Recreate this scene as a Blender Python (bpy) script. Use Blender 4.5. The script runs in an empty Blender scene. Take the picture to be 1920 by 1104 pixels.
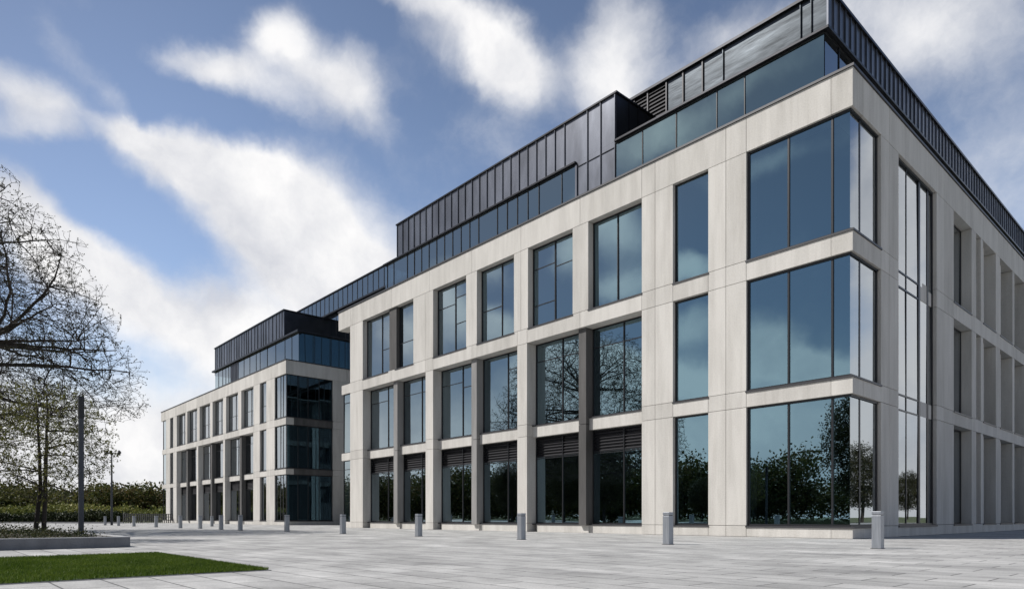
import bpy, math, random
import numpy as np
from mathutils import Vector, Matrix
random.seed(7); rng = np.random.default_rng(11)
scene = bpy.context.scene
C = scene.collection

# ------------------------------------------------------------------ camera
CAM = (8.108, -21.262, 0.65)
YAW = math.radians(90 - (180 - 41.9764))          # level camera, lens shifted upwards
cd = bpy.data.cameras.new('camera'); cam = bpy.data.objects.new('camera', cd); C.objects.link(cam)
cam.location = CAM
cam.rotation_euler = (math.radians(90), 0, math.radians(48.0236))
cd.sensor_width = 36; cd.lens = 36 * 1246.03 / 1920
cd.shift_x = 0.0; cd.shift_y = (970 - 552) / 1920
cd.clip_start = 0.05; cd.clip_end = 3000
scene.camera = cam
FWD = Vector((math.cos(math.radians(138.0236)), math.sin(math.radians(138.0236)), 0))
RGT = Vector((FWD.y, -FWD.x, 0))

# ------------------------------------------------------------------ exposure
vs = scene.view_settings
vs.view_transform = 'Standard'; vs.look = 'None'; vs.exposure = 0.15; vs.gamma = 1.0; vs.use_curve_mapping = False
scene.cycles.max_bounces = 8
scene.cycles.transparent_max_bounces = 12
scene.cycles.glossy_bounces = 5

# ------------------------------------------------------------------ sun
SUN_EL = math.radians(47)
sh = (-RGT.x, -RGT.y)                              # the sun stands level with the camera's left
SUN_DIR = Vector((sh[0] * math.cos(SUN_EL), sh[1] * math.cos(SUN_EL), math.sin(SUN_EL)))
sl = bpy.data.lights.new('sun', 'SUN'); sl.energy = 4.5; sl.angle = math.radians(0.5); sl.color = (1.0, 0.965, 0.92)
so = bpy.data.objects.new('sun', sl); C.objects.link(so)
so.rotation_euler = (-SUN_DIR).to_track_quat('-Z', 'Y').to_euler()

# ------------------------------------------------------------------ sky with clouds
world = bpy.data.worlds.new('World'); scene.world = world; world.use_nodes = True
nt = world.node_tree; nt.nodes.clear()
def N(tree, kind, **kw):
    n = tree.nodes.new(kind)
    for k, v in kw.items(): setattr(n, k, v)
    return n
def setin(n, **kw):
    for k, v in kw.items(): n.inputs[k.replace('_', ' ')].default_value = v
wo = N(nt, 'ShaderNodeOutputWorld'); bg = N(nt, 'ShaderNodeBackground')
nt.links.new(bg.outputs[0], wo.inputs[0])
sky = N(nt, 'ShaderNodeTexSky', sky_type='NISHITA', sun_disc=False)
sky.sun_elevation = SUN_EL; sky.sun_rotation = math.atan2(SUN_DIR.x, SUN_DIR.y)
sky.air_density = 1.0; sky.dust_density = 0.6; sky.ozone_density = 2.0; sky.altitude = 50
bg.inputs[1].default_value = 0.14
tc = N(nt, 'ShaderNodeTexCoord')
n1 = N(nt, 'ShaderNodeTexNoise'); setin(n1, Scale=4.5, Detail=6.0, Roughness=0.6)
nt.links.new(tc.outputs['Generated'], n1.inputs['Vector'])
v1 = N(nt, 'ShaderNodeVectorMath', operation='SUBTRACT'); v1.inputs[1].default_value = (.5, .5, .5)
nt.links.new(n1.outputs['Color'], v1.inputs[0])
v2 = N(nt, 'ShaderNodeVectorMath', operation='SCALE'); v2.inputs['Scale'].default_value = 0.10
nt.links.new(v1.outputs[0], v2.inputs[0])
v3 = N(nt, 'ShaderNodeVectorMath', operation='ADD')
nt.links.new(tc.outputs['Generated'], v3.inputs[0]); nt.links.new(v2.outputs[0], v3.inputs[1])
WARP = v3.outputs[0]

def sky_dir(px, py):
    return (FWD + RGT * ((px - 960) / 1246.03) + Vector((0, 0, (970 - py) / 1246.03)))
def blob(px, py, rx, ry, rot, amp, mirror=None, acc=[None]):
    """a cloud: a soft elliptical patch of sky round a compass direction and height"""
    r = math.radians(rot); a = rx; c = ry
    d0 = sky_dir(px, py)
    d1 = sky_dir(px + math.cos(r) * a, py + math.sin(r) * a)
    d2 = sky_dir(px - math.sin(r) * c, py + math.cos(r) * c)
    vecs = [d0.normalized(), d1.normalized(), d2.normalized()]
    if mirror == 'y': vecs = [Vector((v.x, -v.y, v.z)) for v in vecs]
    if mirror == 'x': vecs = [Vector((-v.x, v.y, v.z)) for v in vecs]
    b, e1, e2 = vecs
    s1 = (e1 - b).length; s2 = (e2 - b).length
    t1 = (e1 - b); t1 = (t1 - b * t1.dot(b)).normalized()
    t2 = b.cross(t1).normalized()
    M = Matrix((t1, t2, b)).transposed()
    mp = N(nt, 'ShaderNodeMapping', vector_type='TEXTURE')
    mp.inputs['Location'].default_value = b
    mp.inputs['Rotation'].default_value = M.to_euler()
    mp.inputs['Scale'].default_value = (s1, s2, 0.8)
    nt.links.new(WARP, mp.inputs[0])
    ln = N(nt, 'ShaderNodeVectorMath', operation='LENGTH'); nt.links.new(mp.outputs[0], ln.inputs[0])
    mr = N(nt, 'ShaderNodeMapRange', interpolation_type='SMOOTHSTEP')
    mr.inputs['From Min'].default_value = 1.55; mr.inputs['From Max'].default_value = 0.0
    mr.inputs['To Min'].default_value = 0.0; mr.inputs['To Max'].default_value = amp
    nt.links.new(ln.outputs['Value'], mr.inputs['Value'])
    if acc[0] is None: acc[0] = mr.outputs[0]
    else:
        ad = N(nt, 'ShaderNodeMath', operation='ADD')
        nt.links.new(acc[0], ad.inputs[0]); nt.links.new(mr.outputs[0], ad.inputs[1]); acc[0] = ad.outputs[0]
    return acc[0]
#      px   py   rx   ry  rot  amp
BL = [(370, 315, 170, 55, 14, .85), (480, 390, 190, 85, 28, .95), (610, 430, 150, 110, 25, .95), (660, 520, 150, 70, 20, .8), (540, 500, 190, 60, 28, .8), (255, 265, 80, 30, 25, .55),
      (225, 190, 80, 30, 60, .34), (140, 110, 120, 40, 45, .22),
      (130, 500, 150, 55, 20, .95), (300, 600, 220, 75, 18, .95), (560, 570, 170, 90, 5, .8), (30, 400, 90, 50, 35, .85),
      (410, 130, 110, 40, 14, .72), (590, 110, 150, 70, 8, .70), (520, 40, 50, 60, 40, .45), (690, 200, 90, 50, 45, .55), (560, 200, 90, 40, 10, .30),
      (70, 190, 150, 50, 18, .72), (30, 245, 120, 30, 5, .4),
      (880, 50, 170, 80, 25, .66), (960, 120, 90, 60, 35, .58), (1140, 90, 80, 130, 8, .68), (1190, 170, 90, 60, 0, .3), (770, 0, 110, 25, 20, .4),
      (1450, 50, 200, 60, -15, .42), (1790, 60, 200, 80, -20, .36), (1640, 30, 120, 70, 0, .3), (1850, 260, 700, 330, 0, .37), (800, 330, 300, 160, 0, .16)]
for b_ in BL: acc = blob(*b_)
# clouds that stand behind the viewer and show in the glass
for b_ in [(1430, 650, 90, 48, 30, .95), (1510, 690, 120, 34, 0, .9), (1440, 300, 120, 20, -20, .30), (1290, 500, 70, 30, -10, .85), (1290, 600, 45, 60, 60, .8), (1310, 700, 90, 50, 0, .9),
           (1150, 430, 90, 60, 30, .7), (1170, 540, 80, 30, -10, .6), (1060, 480, 40, 60, 0, .7), (1040, 700, 90, 60, 0, .85), (1160, 690, 90, 50, 10, .9), (930, 620, 50, 40, 20, .95),
           (940, 520, 40, 30, 0, .5), (850, 560, 40, 60, 0, .7), (760, 620, 60, 50, 0, .7), (1500, 800, 300, 26, -3, .45), (1420, 850, 300, 24, 2, .5), (1220, 260, 160, 40, -15, .5),
           (900, 330, 300, 40, -30, .55), (1400, 150, 200, 30, -25, .4)]:
    acc = blob(*b_, mirror='y')
for b_ in [(1720, 400, 140, 220, 0, .9), (1640, 330, 60, 200, 0, .5), (1700, 640, 160, 120, 0, .6)]:
    acc = blob(*b_, mirror='x')
# low haze of cloud towards the horizon
sx = N(nt, 'ShaderNodeSeparateXYZ'); nt.links.new(WARP, sx.inputs[0])
hz = N(nt, 'ShaderNodeMapRange', interpolation_type='SMOOTHSTEP')
hz.inputs['From Min'].default_value = .27; hz.inputs['From Max'].default_value = .10
hz.inputs['To Min'].default_value = 0; hz.inputs['To Max'].default_value = .85
nt.links.new(sx.outputs['Z'], hz.inputs['Value'])
ad = N(nt, 'ShaderNodeMath', operation='ADD'); nt.links.new(acc, ad.inputs[0]); nt.links.new(hz.outputs[0], ad.inputs[1])
n2 = N(nt, 'ShaderNodeTexNoise'); setin(n2, Scale=5.5, Detail=10.0, Roughness=0.61)
nt.links.new(WARP, n2.inputs['Vector'])
nz = N(nt, 'ShaderNodeMath', operation='MULTIPLY_ADD'); nz.inputs[1].default_value = 1.1; nz.inputs[2].default_value = -0.56
nt.links.new(n2.outputs['Fac'], nz.inputs[0])
ad2 = N(nt, 'ShaderNodeMath', operation='ADD'); nt.links.new(ad.outputs[0], ad2.inputs[0]); nt.links.new(nz.outputs[0], ad2.inputs[1])
msk = N(nt, 'ShaderNodeMapRange', interpolation_type='SMOOTHSTEP')
msk.inputs['From Min'].default_value = .04; msk.inputs['From Max'].default_value = .86
nt.links.new(ad2.outputs[0], msk.inputs['Value'])
n3 = N(nt, 'ShaderNodeTexNoise'); setin(n3, Scale=4.2, Detail=8.0, Roughness=0.58)
nt.links.new(WARP, n3.inputs['Vector'])
cr = N(nt, 'ShaderNodeValToRGB')
cr.color_ramp.elements[0].position = .36; cr.color_ramp.elements[0].color = (4.3, 4.4, 4.75, 1)
cr.color_ramp.elements[1].position = .56; cr.color_ramp.elements[1].color = (6.4, 6.35, 6.35, 1)
nt.links.new(n3.outputs['Fac'], cr.inputs[0])
tint = N(nt, 'ShaderNodeMix', data_type='RGBA', blend_type='MULTIPLY'); tint.inputs[0].default_value = 1
tint.inputs[7].default_value = (1.06, .97, .93, 1)
nt.links.new(sky.outputs[0], tint.inputs[6])
# blue dimmed high up and, to deepen the glass reflections, behind the viewer
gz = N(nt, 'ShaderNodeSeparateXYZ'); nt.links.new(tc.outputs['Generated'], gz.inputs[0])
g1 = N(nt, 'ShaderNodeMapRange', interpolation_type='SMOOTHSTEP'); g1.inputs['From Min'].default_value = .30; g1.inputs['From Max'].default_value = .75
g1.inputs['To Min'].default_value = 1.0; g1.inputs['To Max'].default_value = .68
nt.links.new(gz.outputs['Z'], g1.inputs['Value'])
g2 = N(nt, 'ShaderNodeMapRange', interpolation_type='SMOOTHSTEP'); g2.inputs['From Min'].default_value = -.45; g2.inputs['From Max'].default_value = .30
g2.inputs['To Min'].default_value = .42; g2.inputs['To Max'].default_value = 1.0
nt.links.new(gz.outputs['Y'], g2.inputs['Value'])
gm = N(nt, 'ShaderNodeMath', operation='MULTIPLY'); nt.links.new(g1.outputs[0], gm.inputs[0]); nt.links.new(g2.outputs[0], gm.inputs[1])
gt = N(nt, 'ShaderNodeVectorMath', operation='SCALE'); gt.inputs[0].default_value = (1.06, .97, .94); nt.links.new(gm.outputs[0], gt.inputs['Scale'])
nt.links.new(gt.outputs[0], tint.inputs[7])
mx = N(nt, 'ShaderNodeMix', data_type='RGBA')
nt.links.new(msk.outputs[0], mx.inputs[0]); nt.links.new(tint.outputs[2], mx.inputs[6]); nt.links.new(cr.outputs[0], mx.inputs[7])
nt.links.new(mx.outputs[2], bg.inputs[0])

# ------------------------------------------------------------------ materials
def mat(name, base=(.5, .5, .5), rough=.7, metal=0., spec=.5, var=0., vscale=2., bump=0., bscale=30., stretch=(1, 1, 1)):
    m = bpy.data.materials.new(name); m.use_nodes = True; t = m.node_tree
    p = t.nodes['Principled BSDF']
    p.inputs['Base Color'].default_value = (*base, 1); p.inputs['Roughness'].default_value = rough
    p.inputs['Metallic'].default_value = metal; p.inputs['Specular IOR Level'].default_value = spec
    co = N(t, 'ShaderNodeTexCoord'); mp = N(t, 'ShaderNodeMapping'); mp.inputs['Scale'].default_value = stretch
    t.links.new(co.outputs['Object'], mp.inputs[0])
    if var:
        a = N(t, 'ShaderNodeTexNoise'); setin(a, Scale=vscale, Detail=6.0, Roughness=.6); t.links.new(mp.outputs[0], a.inputs[0])
        r = N(t, 'ShaderNodeValToRGB')
        r.color_ramp.elements[0].position = .3; r.color_ramp.elements[1].position = .7
        r.color_ramp.elements[0].color = (*[c * (1 - var) for c in base], 1)
        r.color_ramp.elements[1].color = (*[min(1, c * (1 + var)) for c in base], 1)
        t.links.new(a.outputs['Fac'], r.inputs[0]); t.links.new(r.outputs[0], p.inputs['Base Color'])
    if bump:
        a = N(t, 'ShaderNodeTexNoise'); setin(a, Scale=bscale, Detail=5.0); t.links.new(mp.outputs[0], a.inputs[0])
        b = N(t, 'ShaderNodeBump'); b.inputs['Strength'].default_value = bump; b.inputs['Distance'].default_value = .02
        t.links.new(a.outputs['Fac'], b.inputs['Height']); t.links.new(b.outputs[0], p.inputs['Normal'])
    return m

def stone_mat():
    m = bpy.data.materials.new('pale_stone'); m.use_nodes = True; t = m.node_tree; p = t.nodes['Principled BSDF']
    p.inputs['Roughness'].default_value = .85; p.inputs['Specular IOR Level'].default_value = .25
    co = N(t, 'ShaderNodeTexCoord')
    g = N(t, 'ShaderNodeNewGeometry')
    mp = N(t, 'ShaderNodeMapping'); mp.inputs['Scale'].default_value = (1, 1, .18)
    t.links.new(co.outputs['Object'], mp.inputs[0])
    a = N(t, 'ShaderNodeTexNoise'); setin(a, Scale=1.6, Detail=8.0, Roughness=.62); t.links.new(mp.outputs[0], a.inputs[0])
    b = N(t, 'ShaderNodeTexNoise'); setin(b, Scale=22.0, Detail=3.0); t.links.new(co.outputs['Object'], b.inputs[0])
    mm = N(t, 'ShaderNodeMath', operation='MULTIPLY_ADD'); mm.inputs[1].default_value = .45
    t.links.new(b.outputs['Fac'], mm.inputs[0]); t.links.new(a.outputs['Fac'], mm.inputs[2])
    isl = N(t, 'ShaderNodeMath', operation='MULTIPLY_ADD'); isl.inputs[1].default_value = .22
    t.links.new(g.outputs['Random Per Island'], isl.inputs[0]); t.links.new(mm.outputs[0], isl.inputs[2])
    r = N(t, 'ShaderNodeValToRGB')
    st = N(t, 'ShaderNodeMapping'); st.inputs['Scale'].default_value = (7, 7, .22); t.links.new(co.outputs['Object'], st.inputs[0])
    sn = N(t, 'ShaderNodeTexNoise'); setin(sn, Scale=1.0, Detail=5.0, Roughness=.7); t.links.new(st.outputs[0], sn.inputs[0])
    sr = N(t, 'ShaderNodeValToRGB'); sr.color_ramp.elements[0].position = .30; sr.color_ramp.elements[1].position = .52
    sr.color_ramp.elements[0].color = (.92, .915, .905, 1); sr.color_ramp.elements[1].color = (1, 1, 1, 1); t.links.new(sn.outputs['Fac'], sr.inputs[0])
    sm = N(t, 'ShaderNodeMix', data_type='RGBA', blend_type='MULTIPLY'); sm.inputs[0].default_value = 1
    r.color_ramp.elements[0].position = .45; r.color_ramp.elements[0].color = (.395, .38, .352, 1)
    r.color_ramp.elements[1].position = 1.12; r.color_ramp.elements[1].color = (.61, .59, .555, 1)
    t.links.new(isl.outputs[0], r.inputs[0]); t.links.new(r.outputs[0], sm.inputs[6]); t.links.new(sr.outputs[0], sm.inputs[7]); t.links.new(sm.outputs[2], p.inputs['Base Color'])
    bu = N(t, 'ShaderNodeBump'); bu.inputs['Strength'].default_value = .25; bu.inputs['Distance'].default_value = .01
    t.links.new(b.outputs['Fac'], bu.inputs['Height']); t.links.new(bu.outputs[0], p.inputs['Normal'])
    return m

def glass_mat(name, lo=.36, tint=(.78, .90, 1.0), trans=(.16, .20, .22), rough=0.0):
    m = bpy.data.materials.new(name); m.use_nodes = True; t = m.node_tree; t.nodes.clear()
    o = N(t, 'ShaderNodeOutputMaterial'); mxs = N(t, 'ShaderNodeMixShader')
    gl = N(t, 'ShaderNodeBsdfGlossy'); gl.inputs['Color'].default_value = (*tint, 1); gl.inputs['Roughness'].default_value = rough
    tr = N(t, 'ShaderNodeBsdfTransparent'); tr.inputs['Color'].default_value = (*trans, 1)
    lw = N(t, 'ShaderNodeFresnel'); lw.inputs['IOR'].default_value = 1.75
    mr = N(t, 'ShaderNodeMapRange'); mr.inputs['To Min'].default_value = lo; mr.inputs['To Max'].default_value = .92
    t.links.new(lw.outputs[0], mr.inputs['Value'])
    fa = N(t, 'ShaderNodeLayerWeight'); fa.inputs['Blend'].default_value = .5
    fm = N(t, 'ShaderNodeMapRange'); fm.inputs['From Min'].default_value = .20; fm.inputs['From Max'].default_value = .70
    t.links.new(fa.outputs['Facing'], fm.inputs['Value'])
    cm = N(t, 'ShaderNodeMix', data_type='RGBA'); cm.inputs[6].default_value = (*tint, 1); cm.inputs[7].default_value = (.90, .95, 1.0, 1)
    t.links.new(fm.outputs[0], cm.inputs[0]); t.links.new(cm.outputs[2], gl.inputs['Color'])
    co = N(t, 'ShaderNodeTexCoord'); a = N(t, 'ShaderNodeTexNoise'); setin(a, Scale=.35, Detail=1.0)
    t.links.new(co.outputs['Object'], a.inputs[0])
    bu = N(t, 'ShaderNodeBump'); bu.inputs['Strength'].default_value = .10; bu.inputs['Distance'].default_value = .05
    t.links.new(a.outputs['Fac'], bu.inputs['Height']); t.links.new(bu.outputs[0], gl.inputs['Normal'])
    t.links.new(mr.outputs[0], mxs.inputs[0]); t.links.new(tr.outputs[0], mxs.inputs[1]); t.links.new(gl.outputs[0], mxs.inputs[2])
    t.links.new(mxs.outputs[0], o.inputs[0])
    return m

def paving_mat():
    m = bpy.data.materials.new('granite_paving'); m.use_nodes = True; t = m.node_tree; p = t.nodes['Principled BSDF']
    co = N(t, 'ShaderNodeTexCoord')
    br = N(t, 'ShaderNodeTexBrick'); br.offset = .5; br.squash = 1
    setin(br, Scale=1.0, Mortar_Size=.011, Mortar_Smooth=.2, Bias=0.0, Brick_Width=.9, Row_Height=.45)
    br.inputs['Color1'].default_value = (.41, .405, .395, 1); br.inputs['Color2'].default_value = (.52, .513, .50, 1)
    br.inputs['Mortar'].default_value = (.15, .148, .145, 1)
    t.links.new(co.outputs['Object'], br.inputs[0])
    mp = N(t, 'ShaderNodeMapping'); mp.inputs['Rotation'].default_value = (0, 0, math.radians(-48)); mp.inputs['Scale'].default_value = (.7, 1.3, 1)
    t.links.new(co.outputs['Object'], mp.inputs[0])
    a = N(t, 'ShaderNodeTexNoise'); setin(a, Scale=.75, Detail=9.0, Roughness=.68); t.links.new(mp.outputs[0], a.inputs[0])
    r = N(t, 'ShaderNodeValToRGB'); r.color_ramp.elements[0].position = .33; r.color_ramp.elements[1].position = .66
    r.color_ramp.elements[0].color = (.56, .56, .56, 1); r.color_ramp.elements[1].color = (1.12, 1.12, 1.11, 1)
    t.links.new(a.outputs['Fac'], r.inputs[0])
    b = N(t, 'ShaderNodeTexNoise'); setin(b, Scale=45.0, Detail=4.0); t.links.new(co.outputs['Object'], b.inputs[0])
    r2 = N(t, 'ShaderNodeValToRGB'); r2.color_ramp.elements[0].position = .3; r2.color_ramp.elements[1].position = .7
    r2.color_ramp.elements[0].color = (.84, .84, .84, 1); r2.color_ramp.elements[1].color = (1.1, 1.1, 1.1, 1)
    t.links.new(b.outputs['Fac'], r2.inputs[0])
    m1 = N(t, 'ShaderNodeMix', data_type='RGBA', blend_type='MULTIPLY'); m1.inputs[0].default_value = 1
    m2 = N(t, 'ShaderNodeMix', data_type='RGBA', blend_type='MULTIPLY'); m2.inputs[0].default_value = 1
    t.links.new(br.outputs['Color'], m1.inputs[6]); t.links.new(r.outputs[0], m1.inputs[7])
    t.links.new(m1.outputs[2], m2.inputs[6]); t.links.new(r2.outputs[0], m2.inputs[7])
    t.links.new(m2.outputs[2], p.inputs['Base Color'])
    p.inputs['Roughness'].default_value = .8; p.inputs['Specular IOR Level'].default_value = .3
    bu = N(t, 'ShaderNodeBump'); bu.inputs['Strength'].default_value = .35; bu.inputs['Distance'].default_value = .01
    t.links.new(b.outputs['Fac'], bu.inputs['Height'])
    bu2 = N(t, 'ShaderNodeBump', invert=True); bu2.inputs['Strength'].default_value = .5; bu2.inputs['Distance'].default_value = .01
    t.links.new(br.outputs['Fac'], bu2.inputs['Height']); t.links.new(bu.outputs[0], bu2.inputs['Normal']); t.links.new(bu2.outputs[0], p.inputs['Normal'])
    return m

def leaf_mat(name, cols, scale=.6, trans=.35, island=True):
    m = bpy.data.materials.new(name); m.use_nodes = True; t = m.node_tree; p = t.nodes['Principled BSDF']
    p.inputs['Roughness'].default_value = .6; p.inputs['Specular IOR Level'].default_value = .25
    co = N(t, 'ShaderNodeTexCoord'); a = N(t, 'ShaderNodeTexNoise'); setin(a, Scale=scale, Detail=3.0); t.links.new(co.outputs['Object'], a.inputs[0])
    g = N(t, 'ShaderNodeNewGeometry')
    mm = N(t, 'ShaderNodeMath', operation='MULTIPLY_ADD'); mm.inputs[1].default_value = .5 if island else 0
    t.links.new(g.outputs['Random Per Island'], mm.inputs[0]); t.links.new(a.outputs['Fac'], mm.inputs[2])
    r = N(t, 'ShaderNodeValToRGB'); els = r.color_ramp.elements
    n = len(cols)
    els[0].position = .42; els[0].color = (*cols[0], 1); els[1].position = 1.0; els[1].color = (*cols[-1], 1)
    for i in range(1, n - 1):
        e = els.new(.42 + .58 * i / (n - 1)); e.color = (*cols[i], 1)
    t.links.new(mm.outputs[0], r.inputs[0]); t.links.new(r.outputs[0], p.inputs['Base Color'])
    tl = N(t, 'ShaderNodeBsdfTranslucent'); t.links.new(r.outputs[0], tl.inputs['Color'])
    mxs = N(t, 'ShaderNodeMixShader'); mxs.inputs[0].default_value = trans
    t.links.new(p.outputs[0], mxs.inputs[1]); t.links.new(tl.outputs[0], mxs.inputs[2])
    t.links.new(mxs.outputs[0], t.nodes['Material Output'].inputs[0])
    return m

STONE = stone_mat()
M = dict(
    dark_and_shaded_concrete=mat('dark_and_shaded_concrete', (.085, .082, .08), .8, var=.35, vscale=1.5, stretch=(1, 1, .15), bump=.2),  # shade of some columns and side bands is put into this dark colour
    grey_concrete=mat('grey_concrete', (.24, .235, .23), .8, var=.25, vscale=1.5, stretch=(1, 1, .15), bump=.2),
    frame=mat('anodised_frame', (.022, .023, .026), .38, metal=.3),
    sill=mat('dark_sill', (.05, .05, .055), .45, metal=.3),
    zinc=mat('dark_zinc', (.155, .165, .19), .30, metal=.75, var=.35, vscale=1.1, stretch=(1, 1, .3)),
    zinc_dark=mat('black_zinc', (.03, .031, .036), .35, metal=.7, var=.3, vscale=1.),
    zinc_sheen=mat('polished_zinc', (.07, .08, .09), .28, metal=.9, var=.5, vscale=1.8, stretch=(.4, .4, 2.5), bump=.08, bscale=6),
    louvre=mat('louvre_metal', (.042, .042, .047), .45, metal=.5),
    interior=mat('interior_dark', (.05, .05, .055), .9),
    slab=mat('interior_slab', (.16, .16, .16), .9),
    blind=mat('roller_blind', (.03, .033, .042), .9),
    bollard=mat('brushed_steel', (.30, .32, .35), .42, metal=.55, var=.15, vscale=5., stretch=(6, 6, .5)),
    lens=mat('bollard_lens', (.06, .06, .065), .25),
    lamp=mat('lamp_metal', (.055, .06, .07), .5, metal=.4),
    lampdark=mat('lamp_black', (.012, .012, .014), .5),
    planter=mat('cast_concrete', (.20, .20, .205), .85, var=.25, vscale=2., stretch=(1, 1, .4), bump=.3),
    coping=mat('planter_coping', (.42, .42, .42), .8, var=.1, vscale=3.),
    soil=mat('soil', (.035, .028, .02), .95, var=.4, vscale=6., bump=.6),
    bark=mat('dark_bark', (.040, .032, .026), .9, var=.4, vscale=5., stretch=(1, 1, .2), bump=.8, bscale=18),
    ground=mat('rough_grass_ground', (.10, .12, .05), .95, var=.5, vscale=.2),
    turf=mat('lawn_turf', (.025, .055, .010), .95, var=.4, vscale=2.5),
    fence=mat('weathered_fence', (.10, .10, .10), .8, var=.2),
    roofing=mat('roof_membrane', (.12, .12, .12), .9),
)
M['stone'] = STONE
M['glass'] = glass_mat('vision_glass', .38, (.50, .78, .92), (.26, .33, .36))
M['glass_pale'] = glass_mat('roof_glass', .34, (.60, .90, .97), (.22, .30, .31))
M['paving'] = paving_mat()
M['leaf_dark'] = leaf_mat('dark_leaves', [(.022, .025, .010), (.045, .048, .018), (.075, .075, .028)], .5, .3)
M['leaf_fresh'] = leaf_mat('fresh_leaves', [(.06, .07, .015), (.12, .13, .03), (.19, .18, .05)], .6, .35)
M['leaf_wood'] = leaf_mat('wood_leaves', [(.022, .032, .009), (.05, .068, .018), (.105, .11, .03), (.13, .10, .04)], .12, .25)
M['leaf_meadow'] = leaf_mat('meadow_leaves', [(.06, .09, .02), (.16, .18, .04), (.25, .24, .07)], .12, .2)
M['leaf_hedge'] = leaf_mat('hedge_leaves', [(.010, .016, .006), (.02, .032, .010), (.035, .045, .014)], .5, .1)
M['leaf_shrub'] = leaf_mat('shrub_leaves', [(.02, .03, .01), (.045, .06, .02), (.09, .08, .03)], 1.5, .2)
M['grass'] = leaf_mat('grass_blades', [(.045, .080, .008), (.080, .135, .012), (.14, .19, .025)], 1.2, .3)

# ------------------------------------------------------------------ mesh helpers
class MB:
    """collects boxes, quads and tubes; build() links them as one mesh object"""
    def __init__(s): s.v = []; s.f = []
    def box(s, x0, x1, y0, y1, z0, z1):
        if x0 > x1: x0, x1 = x1, x0
        if y0 > y1: y0, y1 = y1, y0
        if z0 > z1: z0, z1 = z1, z0
        n = len(s.v)
        s.v += [(x0, y0, z0), (x1, y0, z0), (x1, y1, z0), (x0, y1, z0), (x0, y0, z1), (x1, y0, z1), (x1, y1, z1), (x0, y1, z1)]
        s.f += [(n, n+3, n+2, n+1), (n+4, n+5, n+6, n+7), (n, n+1, n+5, n+4), (n+1, n+2, n+6, n+5), (n+2, n+3, n+7, n+6), (n+3, n, n+4, n+7)]
    def poly(s, *pts):
        n = len(s.v); s.v += [tuple(p) for p in pts]; s.f.append(tuple(range(n, n + len(pts))))
    def tube(s, pts, rad, k=8, cap=True):
        n0 = len(s.v); m = len(pts)
        for i, p in enumerate(pts):
            p = Vector(p); a = Vector(pts[max(0, i-1)]); b = Vector(pts[min(m-1, i+1)])
            d = (b - a).normalized(); u = d.orthogonal().normalized() if abs(d.z) < .99 else Vector((1, 0, 0)); w = d.cross(u).normalized(); u = w.cross(d)
            for j in range(k):
                t = 2*math.pi*j/k; q = p + (u*math.cos(t) + w*math.sin(t))*rad[i]; s.v.append(tuple(q))
        for i in range(m-1):
            for j in range(k):
                a = n0+i*k+j; b = n0+i*k+(j+1) % k; s.f.append((a, b, b+k, a+k))
        if cap:
            s.f.append(tuple(n0+j for j in reversed(range(k)))); s.f.append(tuple(n0+(m-1)*k+j for j in range(k)))
    def build(s, name, m, parent=None, origin=None, bevel=0, smooth=False):
        me = bpy.data.meshes.new(name); me.from_pydata(s.v, [], s.f)
        me.materials.append(m if not isinstance(m, str) else M[m]); me.update()
        o = bpy.data.objects.new(name, me); C.objects.link(o)
        if parent: o.parent = parent
        if bevel:
            b = o.modifiers.new('bevel', 'BEVEL'); b.width = bevel; b.segments = 2; b.limit_method = 'ANGLE'
        if smooth:
            for p in me.polygons: p.use_smooth = True
        return o

def np_mesh(name, verts, faces_flat, k, m, parent=None):
    """fast mesh: verts (n,3), faces all with k corners"""
    me = bpy.data.meshes.new(name); nf = len(faces_flat)//k
    me.vertices.add(len(verts)); me.vertices.foreach_set('co', np.asarray(verts, dtype=np.float32).ravel())
    me.loops.add(len(faces_flat)); me.loops.foreach_set('vertex_index', np.asarray(faces_flat, dtype=np.int32))
    me.polygons.add(nf); me.polygons.foreach_set('loop_start', np.arange(0, nf*k, k, dtype=np.int32))
    me.update(calc_edges=True); me.validate()
    me.materials.append(M[m]); o = bpy.data.objects.new(name, me); C.objects.link(o)
    if parent: o.parent = parent
    return o

def tag(o, label=None, cat=None, group=None, kind=None):
    if label: o['label'] = label
    if cat: o['category'] = cat
    if group: o['group'] = group
    if kind: o['kind'] = kind
    return o
def thing(name, label, cat, loc=(0, 0, 0), rotz=0, group=None):
    o = bpy.data.objects.new(name, None); C.objects.link(o); o.location = loc; o.rotation_euler = (0, 0, rotz)
    o.empty_display_size = .2
    return tag(o, label, cat, group)
def copy_tree(o, parent=None):
    c = o.copy(); C.objects.link(c); c.parent = parent
    for ch in list(o.children): copy_tree(ch, c)
    return c

class Face:
    """a facade plane. axis 'y': faces -Y, runs along X, depth d goes +Y.  axis 'x': faces +X, runs along Y, depth goes -X"""
    def __init__(s, axis, pos): s.axis = axis; s.pos = pos
    def box(s, mb, a0, a1, d0, d1, z0, z1):
        if s.axis == 'y': mb.box(a0, a1, s.pos+d0, s.pos+d1, z0, z1)
        else: mb.box(s.pos-d0, s.pos-d1, a0, a1, z0, z1)
    def pt(s, a, d, z):
        return (a, s.pos+d, z) if s.axis == 'y' else (s.pos-d, a, z)
    def pane(s, mb, a0, a1, d, z0, z1, tilt=.0045):
        w = (a1-a0)/2; h = (z1-z0)/2
        ta = random.uniform(-tilt, tilt); tz = random.uniform(-tilt, tilt)
        P = [s.pt(a, d + ta*sa*w + tz*sz*h, z) for a, z, sa, sz in ((a0, z0, -1, -1), (a1, z0, 1, -1), (a1, z1, 1, 1), (a0, z1, -1, 1))]
        if s.axis == 'x': P = P
        mb.poly(*P)

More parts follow.
